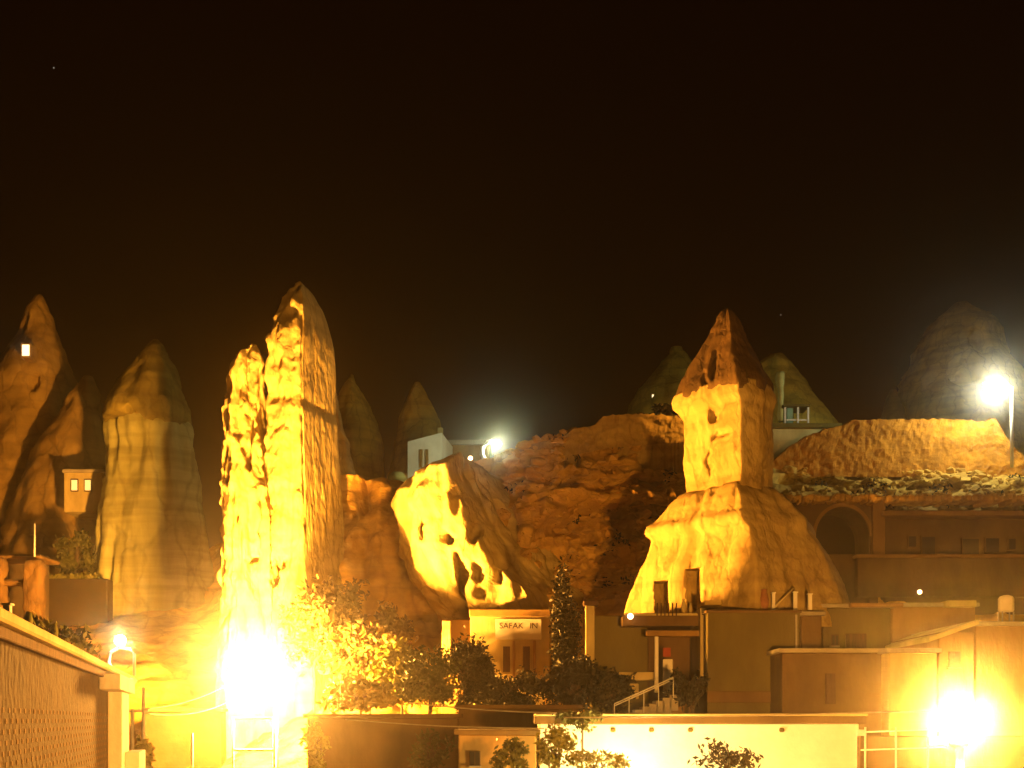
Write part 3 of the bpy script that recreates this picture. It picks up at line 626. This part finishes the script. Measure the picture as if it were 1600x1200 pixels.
along('fascia', -6, Lw + .2, .0, .07, ztop - .10, ztop - .004, 'dark_wood', t, .01)
rows = 10; cnt = 0; zb = CZ + .10
bme = None; sp = bmesh.new()
for r in range(rows):
    for k in range(40):
        s = -.2 + k * .30 + (.15 if r % 2 else 0)
        z = zb - r * .088
        if s < 7.2 and cnt < 290:
            if bme is None:
                o = along('brick', s, s + .10, .0, .004, z - .042, z, 'brick', t, .0015); bme = o.data; s00, z00 = s, z
            else:
                o = link('brick', bme, t); o.location = D * (s - s00) + Vector((0, 0, z - z00))
            cnt += 1
        elif s < 12:
            q = [A + D * s, A + D * (s + .10), A + D * (s + .10) + N * .004, A + D * s + N * .004]
            vs = [sp.verts.new((p.x, p.y, zz)) for zz in (z - .042, z) for p in q]
            for kk in ((0, 1, 2, 3), (4, 7, 6, 5), (0, 4, 5, 1), (1, 5, 6, 2), (2, 6, 7, 3), (3, 7, 4, 0)): sp.faces.new([vs[i] for i in kk])
o = from_bm('far_bricks', sp, 'brick', t); o['kind'] = 'stuff'
s1 = wall_s(168); s2 = wall_s(180)
along('pilaster', s1, s1 + 1.6, .002, .22, 0, Z(1085, 22), 'white_paint', t, .01)
along('capital', s1 - 1.5, s1 + 1.9, .002, .30, Z(1085, 22) + .002, Z(1064, 22), 'white_paint', t, .01)
along('plinth', s1 + .6, s1 + 2.3, .22, .45, 0, Z(1172, 22), 'white_paint', t, .01)

# plants and bits standing on the coping
def coping_at(px, back=.15): return A + D * wall_s(px) - N * back + Vector((0, 0, ztop + .102))
def leaf_mesh(name, pts, size, m, parent, seed=0):
    r = np.random.default_rng(seed); n = len(pts)
    a = r.normal(size=(n, 3)); a /= np.linalg.norm(a, axis=1)[:, None]; b = r.normal(size=(n, 3)); b -= a * (a * b).sum(1)[:, None]; b /= np.linalg.norm(b, axis=1)[:, None]
    s = size * r.uniform(.6, 1.3, n)[:, None]
    v = np.stack([pts - a * s, pts + b * s * .45, pts + a * s, pts - b * s * .45], 1).reshape(-1, 3)
    f = np.arange(n * 4).reshape(-1, 4)
    me = bpy.data.meshes.new(name); me.from_pydata(v.tolist(), [], f.tolist()); me.update(); me.materials.append(MATS[m])
    return link(name, me, parent)
o = coping_at(40); t = thing('parapet_post', 'short pale post standing on the lit coping at lower left', 'post', o); box('shaft', o.x - .03, o.x + .03, o.y - .03, o.y + .03, o.z, o.z + .19, 'white_paint', t, bev=.005); box('cap', o.x - .045, o.x + .045, o.y - .045, o.y + .045, o.z + .19, o.z + .21, 'white_paint', t, bev=.004)
o = coping_at(51); b = lathe('plant_pot', o, [(.035, 0), (.05, .09), (.055, .1)], 'white_paint'); setp(b, 'tiny empty pale pot beside the coping post', 'pot')
for k, (a, h, kind, s) in enumerate(((69, .24, 'c', 'tall pale cactus, first potted plant right of the coping post'), (84, .22, 'b', 'bushy green potted plant, second along the lit coping'), (106, .27, 'c', 'slim cactus in the middle of the lit coping'),
                                     (120, .27, 'b', 'rounded potted shrub right of the slim coping cactus'), (139, .36, 'b', 'largest yellow-green potted shrub near the cool lamp'), (150, .16, 'b', 'small trailing potted plant at the coping end'))):
    o = coping_at(a); sc = o.y / 15
    t = thing('potted_plant', s, 'plant', o, 'potted plants on the coping')
    lathe('pot', o, [(.05 * sc, 0), (.075 * sc, .1 * sc), (.08 * sc, .11 * sc)], 'terracotta', t, 12)
    if kind == 'c':
        tube('stem', [o + Vector((0, 0, .08)), o + Vector((0, 0, h * .7)), o + Vector((.01, 0, h))], [.045, .05, .025], 'leaf_yellow', t)
    else:
        p = rng.normal(size=(150, 3)) * np.array([.075, .075, .06]) * sc + np.array([o.x, o.y, o.z + h * .72]); leaf_mesh('foliage', p, .05 * sc, 'leaf_yellow', t, k)
        tube('stem', [o + Vector((0, 0, .08)), o + Vector((0, 0, h * .7))], .012, 'bark', t, 5)

# ------------------------------------------------------------------ left ruin, retaining wall
t = thing('ruined_hut', 'ruined stone hut with dark openings at the left edge', 'ruin', P(30, 990, 58))
pbox('back_wall', -60, 70, 868, 1010, 60.5, .6, 'dark_render', t)
for (a, b, c_, d_) in ((-20, 8, 872, 1010), (42, 66, 876, 1010)):
    rock('pier', [(c_, a + 3, b - 3), (c_ + 6, a, b), (940, a - 1, b + 1), (d_, a - 3, b + 3)], 58, .5, 'cap_stone', t, poly=[(-1, -1), (1, -1), (1, 1), (-1, 1)], seg=40, soft=1, amp=.14, freq=1.2, seed=int(a) + 60, zbase=2)
pbox('lintel', -20, 60, 905, 914, 57.8, .8, 'cap_stone', t, bev=.08); pbox('roof_slab', -40, 64, 866, 872, 58.2, 2.6, 'cap_stone', t, bev=.08)
o = pbox('retaining_wall', -30, 168, 904, 1080, 70, 1.0, 'dark_render', None, bev=.06); setp(o, 'dark plain retaining wall below the pale capped chimney', 'wall')
p = np.stack([rng.uniform(X(70, 70), X(150, 70), 700), rng.uniform(70.1, 71, 700), Z(904, 70) + np.abs(rng.normal(0, .12, 700))], 1)
o = leaf_mesh('grass', p, .14, 'leaf_yellow', None, 3); setp(o, 'short pale grass fringe on top of the dark retaining wall', 'grass', kind='stuff')
o = tube('antenna_pole', [P(54, 870, 58), P(54, 818, 58)], .04, 'steel'); setp(o, 'thin pole above the ruined hut roof', 'pole')

# ------------------------------------------------------------------ vegetation
def tree(name, label, cat, base, h, rx, rz, n, m, group, leaf=.16, clumps=14, seed=0, trunk=.12, ry=None, cz=None):
    r = np.random.default_rng(seed); ry = ry or rx
    t = thing(name, label, cat, base, group); base = Vector(base)
    cz = cz if cz is not None else h - rz
    cc = base + Vector((0, 0, cz))
    bm = bmesh.new()
    bm_tube(bm, [base - Vector((0, 0, .2)), base + Vector((.05, 0, cz * .5)), cc + Vector((.1, .05, 0)), cc + Vector((0, 0, rz * .7))], [trunk, trunk * .8, trunk * .5, trunk * .15], 8)
    C = []
    for k in range(clumps):
        d = r.normal(size=3); d /= np.linalg.norm(d); q = d * r.uniform(.45, .95) * np.array([rx, ry, rz]); C.append(q)
        bm_tube(bm, [cc + Vector((0, 0, -rz * .4)), cc + Vector(q) * .55 + Vector((0, 0, .1)), cc + Vector(q)], [trunk * .35, trunk * .2, trunk * .06], 5)
    from_bm('trunk', bm, 'bark', t)
    C = np.array(C); w = r.integers(0, clumps, n)
    p = C[w] + r.normal(size=(n, 3)) * np.array([rx, ry, rz]) * .17
    leaf_mesh('crown', p + np.array(cc), leaf, m, t, seed + 5)
    return t
def ptree(name, label, cat, px, pyt, pyb, wpx, Y, n, m, group, **k):
    s = Y / F; b = (X(px, Y), Y, k.pop('z0', 0.0)); top = Z(pyt, Y); bot = Z(pyb, Y)
    return tree(name, label, cat, b, top - b[2], wpx / 2 * s, (top - bot) / 2, n, m, group, cz=(top + bot) / 2 - b[2], **k)
GS = 'lit scrub at the foot of the twin spire'; GT = 'dark trees in the village centre'
for i, a in enumerate((
        ('pale lit scrub bush closest to the big left glare', 488, 925, 1060, 110, 51.5, 3200, 'leaf_dry'),
        ('tall lit scrub bush right of the glare with upward branches', 528, 905, 1040, 110, 53.0, 3200, 'leaf_dry'),
        ('broad yellow scrub bush below the furrowed rock slope', 575, 965, 1080, 130, 51.5, 3800, 'leaf_dry'),
        ('small bright scrub bush topmost towards the cliff foot', 610, 950, 1040, 75, 53.0, 1800, 'leaf_dry'),
        ('yellow leafy bush left of the dark round tree', 625, 1000, 1095, 90, 49.0, 2400, 'leaf_yellow'),
        ('orange-edged bush low under the scrub, left of the dark trees', 560, 1060, 1110, 120, 47.5, 2200, 'leaf_yellow'))):
    ptree('scrub_bush', a[0], 'bush', a[1], a[2], a[3], a[4], a[5], a[6], a[7], GS, seed=100 + i, leaf=.15, clumps=22, z0=1.0, ry=1.0, trunk=.08)
for i, a in enumerate((
        ('dark tree with orange-lit leaves, leftmost of the dark trees', 668, 1012, 1110, 95, 42.5, 3600, 'leaf_mid'),
        ('dark round tree in front of the cliff corner pier', 728, 1000, 1110, 85, 43.0, 4200, 'leaf_dark'),
        ('dark low tree below the signboard house', 795, 1045, 1115, 110, 44.0, 4400, 'leaf_dark'),
        ('dark spreading tree at the foot of the tall dark cypress', 900, 1030, 1112, 110, 42.8, 4400, 'leaf_dark'),
        ('dark tree before the porch house wall', 955, 1045, 1110, 70, 42.2, 2800, 'leaf_dark'))):
    ptree('dark_tree', a[0], 'tree', a[1], a[2], a[3], a[4], a[5], a[6], a[7], GT, seed=130 + i, leaf=.095, clumps=24)
ptree('cypress_tree', 'tall narrow dark cypress right of the signboard house', 'tree', 882, 905, 1080, 48, 44, 5200, 'leaf_dark', None, seed=150, leaf=.085, clumps=60)
ptree('small_tree', 'small dark bush beside the porch door and olive block', 'bush', 1078, 1045, 1110, 55, 40.6, 1100, 'leaf_dark', None, seed=151, leaf=.11)
ptree('green_bush', 'green bush on the slope left of the pale capped chimney', 'bush', 118, 825, 905, 60, 72.3, 1100, 'leaf_mid', None, seed=152, leaf=.18, z0=Z(904, 70) - .2)
ptree('dark_shrub', 'dark shrub on the crest wall near the narrow lit window', 'bush', 1040, 628, 665, 46, 71, 500, 'leaf_dark', None, seed=153, leaf=.16, z0=19, clumps=10)
GF = 'leafy plants in front of the bottom walls'
for i, a in enumerate((
        ('leafy bush silhouetted at the left end of the white wall', 868, 1128, 1215, 60, 33.5, 800, 'leaf_yellow'),
        ('spreading leafy bush in front of the bright left part of the white wall', 935, 1168, 1225, 110, 33.0, 800, 'leaf_yellow'),
        ('dark rounded bush before the middle of the white wall', 1135, 1152, 1225, 100, 33.0, 520, 'leaf_dark'),
        ('green leaves hanging over the white wall roof edge', 905, 1105, 1145, 80, 35.0, 700, 'leaf_mid'),
        ('green plant before the bottom ochre wall', 800, 1150, 1215, 60, 33.0, 700, 'leaf_mid'),
        ('dim plant at the bottom centre before the low dark house', 672, 1140, 1210, 70, 38.0, 700, 'leaf_mid'),
        ('bright yellow plant at the bottom right of the big left glare', 496, 1128, 1215, 46, 37.0, 900, 'leaf_yellow'),
        ('yellow bush behind the white pilaster at the lower left', 222, 1158, 1220, 34, 28.0, 600, 'leaf_yellow'))):
    ptree('garden_bush', a[0], 'bush', a[1], a[2], a[3], a[4], a[5], a[6], a[7], GF, seed=170 + i, leaf=.085, clumps=13, trunk=.05)

pp = []
for k in range(120):
    a, b = random.choice(((random.uniform(790, 1070), random.uniform(670, 930)), (random.uniform(1225, 1600), random.uniform(735, 800))))
    q = on_hill(a, b)
    if q is None or noise.noise(Vector((a * .02, b * .03, 0))) < .05: continue
    pp.append(np.array(q) + rng.normal(size=(26, 3)) * np.array([.28, .2, .13]) + np.array([0, -.1, .12]))
o = leaf_mesh('dry_scrub', np.concatenate(pp), .11, 'leaf_dark', None, 9); setp(o, 'dark dry scrub tufts dotted over the hillside', 'scrub', kind='stuff')

# ------------------------------------------------------------------ lamps
def light(name, loc, power, col, r):
    l = bpy.data.lights.new(name, 'POINT'); l.energy = power; l.color = col; l.shadow_soft_size = r
    o = bpy.data.objects.new(name, l); COL.objects.link(o); o.location = loc; return o
h = P(400, 1052, 48)
t = thing('street_lamp', 'blazing sodium globe lamp on a post at the foot of the twin spire', 'street lamp', (h.x + .78, 48, 0), 'blazing sodium lamps')
ball('globe', h, .36, 'sodium_bulb', t); tube('post', [(X(432, 48), 48, 0), P(432, 1085, 48)], .075, 'white_steel', t); tube('arm', [P(432, 1085, 48), P(428, 1074, 48), P(412, 1070, 48), P(401, 1070, 48)], .05, 'white_steel', t)
light('sodium_light', h, LAMP1_W, SODIUM, .40)
t = thing('steel_frame', 'pale steel frame under the big left glare', 'frame', (X(398, 46.6), 46.6, 0))
for a in (364, 428): tube('post', [(X(a, 46.6), 46.6, 0), P(a, 1120, 46.6)], .05, 'white_steel', t)
tube('crossbar', [P(364, 1172, 46.6), P(428, 1172, 46.6)], .05, 'white_steel', t); tube('crossbar', [P(364, 1122, 46.6), P(428, 1122, 46.6)], .04, 'white_steel', t)
h = P(1500, 1132, 18)
t = thing('street_lamp', 'blazing sodium globe lamp at the lower right corner', 'street lamp', (h.x, 18, 0), 'blazing sodium lamps')
ball('globe', h, .25, 'sodium_bulb', t); tube('post', [(h.x, 18, 0), (h.x, 18, h.z - .30)], .06, 'white_steel', t); lathe('collar', (h.x, 18, h.z - .32), [(.1, 0), (.14, .06), (.12, .1)], 'white_steel', t)
light('sodium_light', h, LAMP2_W, SODIUM, .28)

Yl = 23.0; h = P(188, 1001, Yl)
t = thing('street_lamp', 'cool white globe lamp on curved brackets at the near house corner', 'street lamp', P(190, 1062, Yl), 'cool white lamps')
ball('globe', h, .105, 'cool_bulb', t)
tube('bracket', [P(186, 1062, Yl), P(176, 1050, Yl), P(170, 1034, Yl), P(172, 1020, Yl), P(184, 1013, Yl)], .035, 'white_steel', t)
tube('bracket', [P(210, 1056, Yl), P(210, 1022, Yl), P(203, 1014, Yl), P(190, 1013, Yl)], .03, 'white_steel', t)
tube('base_bar', [P(178, 1054, Yl), P(212, 1066, Yl)], .05, 'white_steel', t)
light('cool_light', h, COOL_W['left'], COOL, .13)
Yl = 72.0; h = P(776, 694, Yl)
t = thing('street_lamp', 'cool white lamp on a swan-neck arm above the bright cliff', 'street lamp', P(763, 735, Yl), 'cool white lamps')
tube('arm', [P(763, 800, Yl), P(763, 735, Yl), P(760, 722, Yl), P(753, 710, Yl), P(754, 699, Yl), P(762, 691, Yl), P(770, 689, Yl)], .13, 'white_steel', t)
ball('globe', h, .22, 'cool_bulb', t, sx=1.3)
light('cool_light', h, COOL_W['cliff'], COOL, .32)
Yl = 71.0; h = P(1553, 609, Yl)
t = thing('street_lamp', 'cool white lamp on a tall pole above the right crest wall', 'street lamp', P(1581, 722, Yl), 'cool white lamps')
tube('pole', [P(1581, 730, Yl), P(1581, 604, Yl)], .10, 'white_steel', t); tube('arm', [P(1581, 606, Yl), P(1572, 598, Yl), P(1558, 597, Yl), P(1535, 599, Yl)], .07, 'white_steel', t)
ball('globe', h, .36, 'cool_bulb', t, sx=1.6, sz=.75)
light('cool_light', h, COOL_W['right'], (1.0, .94, .60), .60)

# lamp standing in the lane before the white wall, its head just under the lower edge of the view
h = Vector((X(985, 33.6), 33.6, 3.35))
t = thing('street_lamp', 'low lamp in the lane washing the bottom white wall with light', 'street lamp', (h.x, h.y, 0))
ball('globe', h, .16, 'sodium_bulb', t); tube('post', [(h.x, h.y, 0), (h.x, h.y, h.z - .2)], .05, 'white_steel', t); lathe('collar', (h.x, h.y, h.z - .22), [(.07, 0), (.1, .04), (.09, .07)], 'white_steel', t)
light('lane_light', h, LANE_W, (1, .62, .2), .19)

# ------------------------------------------------------------------ poles and overhead wires
def wire(label, a, b, sag, r=.018):
    pts = []
    for k in range(17):
        s = k / 16; p = a.lerp(b, s); p.z -= sag * 4 * s * (1 - s); pts.append(p)
    o = tube('overhead_wire', pts, r, 'wire', None, 5); setp(o, label, 'wire', 'overhead wires')
t = thing('utility_pole', 'slim pair of poles between the near house and the left glare', 'pole', (X(212, 34), 34, 0)); tube('shaft', [(X(207, 34), 34, 0), P(207, 1108, 34)], .05, 'steel', t); tube('shaft', [(X(224, 34), 34, 0), P(224, 1074, 34)], .045, 'steel', t); tube('crossbar', [P(186, 1112, 34), P(232, 1110, 34)], .03, 'steel', t)
o = tube('thin_pole', [(X(300, 44), 44, 0), P(300, 1145, 44)], .05, 'white_steel'); setp(o, 'thin pale pole left of the steel frame', 'pole')
wire('upper wire rising from the slim poles to the left glare', P(224, 1108, 34), P(352, 1072, 44), .15)
wire('lower wire rising from the slim poles to the left glare', P(224, 1114, 34), P(365, 1092, 44), .25)
wire('long pale wire crossing above the white wall to the right glare', P(880, 1121, 31), P(1500, 1108, 30), .05, .02)
wire('thin wire over the low dark house at bottom centre', P(540, 1124, 36), P(850, 1138, 33), .06)
wire('thin upper wire in front of the dark trees', P(640, 1098, 36), P(870, 1114, 33), .05)

for a, b, s in ((1220, 492, 'faint star right of the tent rock tip'), (84, 106, 'faint star high at the upper left')):
    o = ball('star', P(a, b, 1500), .9, 'starlight', seg=8); setp(o, s, 'star', 'faint stars')

# ------------------------------------------------------------------ night haze
o = box('haze', -180, 180, -70, 270, -1.5, 50, 'dust', bev=0); setp(o, 'thin night haze added for the glow around the street lamps', 'haze', kind='stuff')  # volume added so the lamps get a bloom-like glow
m = bpy.data.materials.new('haze'); m.use_nodes = True; n = m.node_tree.nodes; n.clear()
om = n.new('ShaderNodeOutputMaterial'); pv = n.new('ShaderNodeVolumePrincipled')
pv.inputs['Color'].default_value = (.96, .95, .92, 1); pv.inputs['Density'].default_value = HAZE_D; pv.inputs['Anisotropy'].default_value = HAZE_G
m.node_tree.links.new(pv.outputs[0], om.inputs['Volume']); o.data.materials.clear(); o.data.materials.append(m)
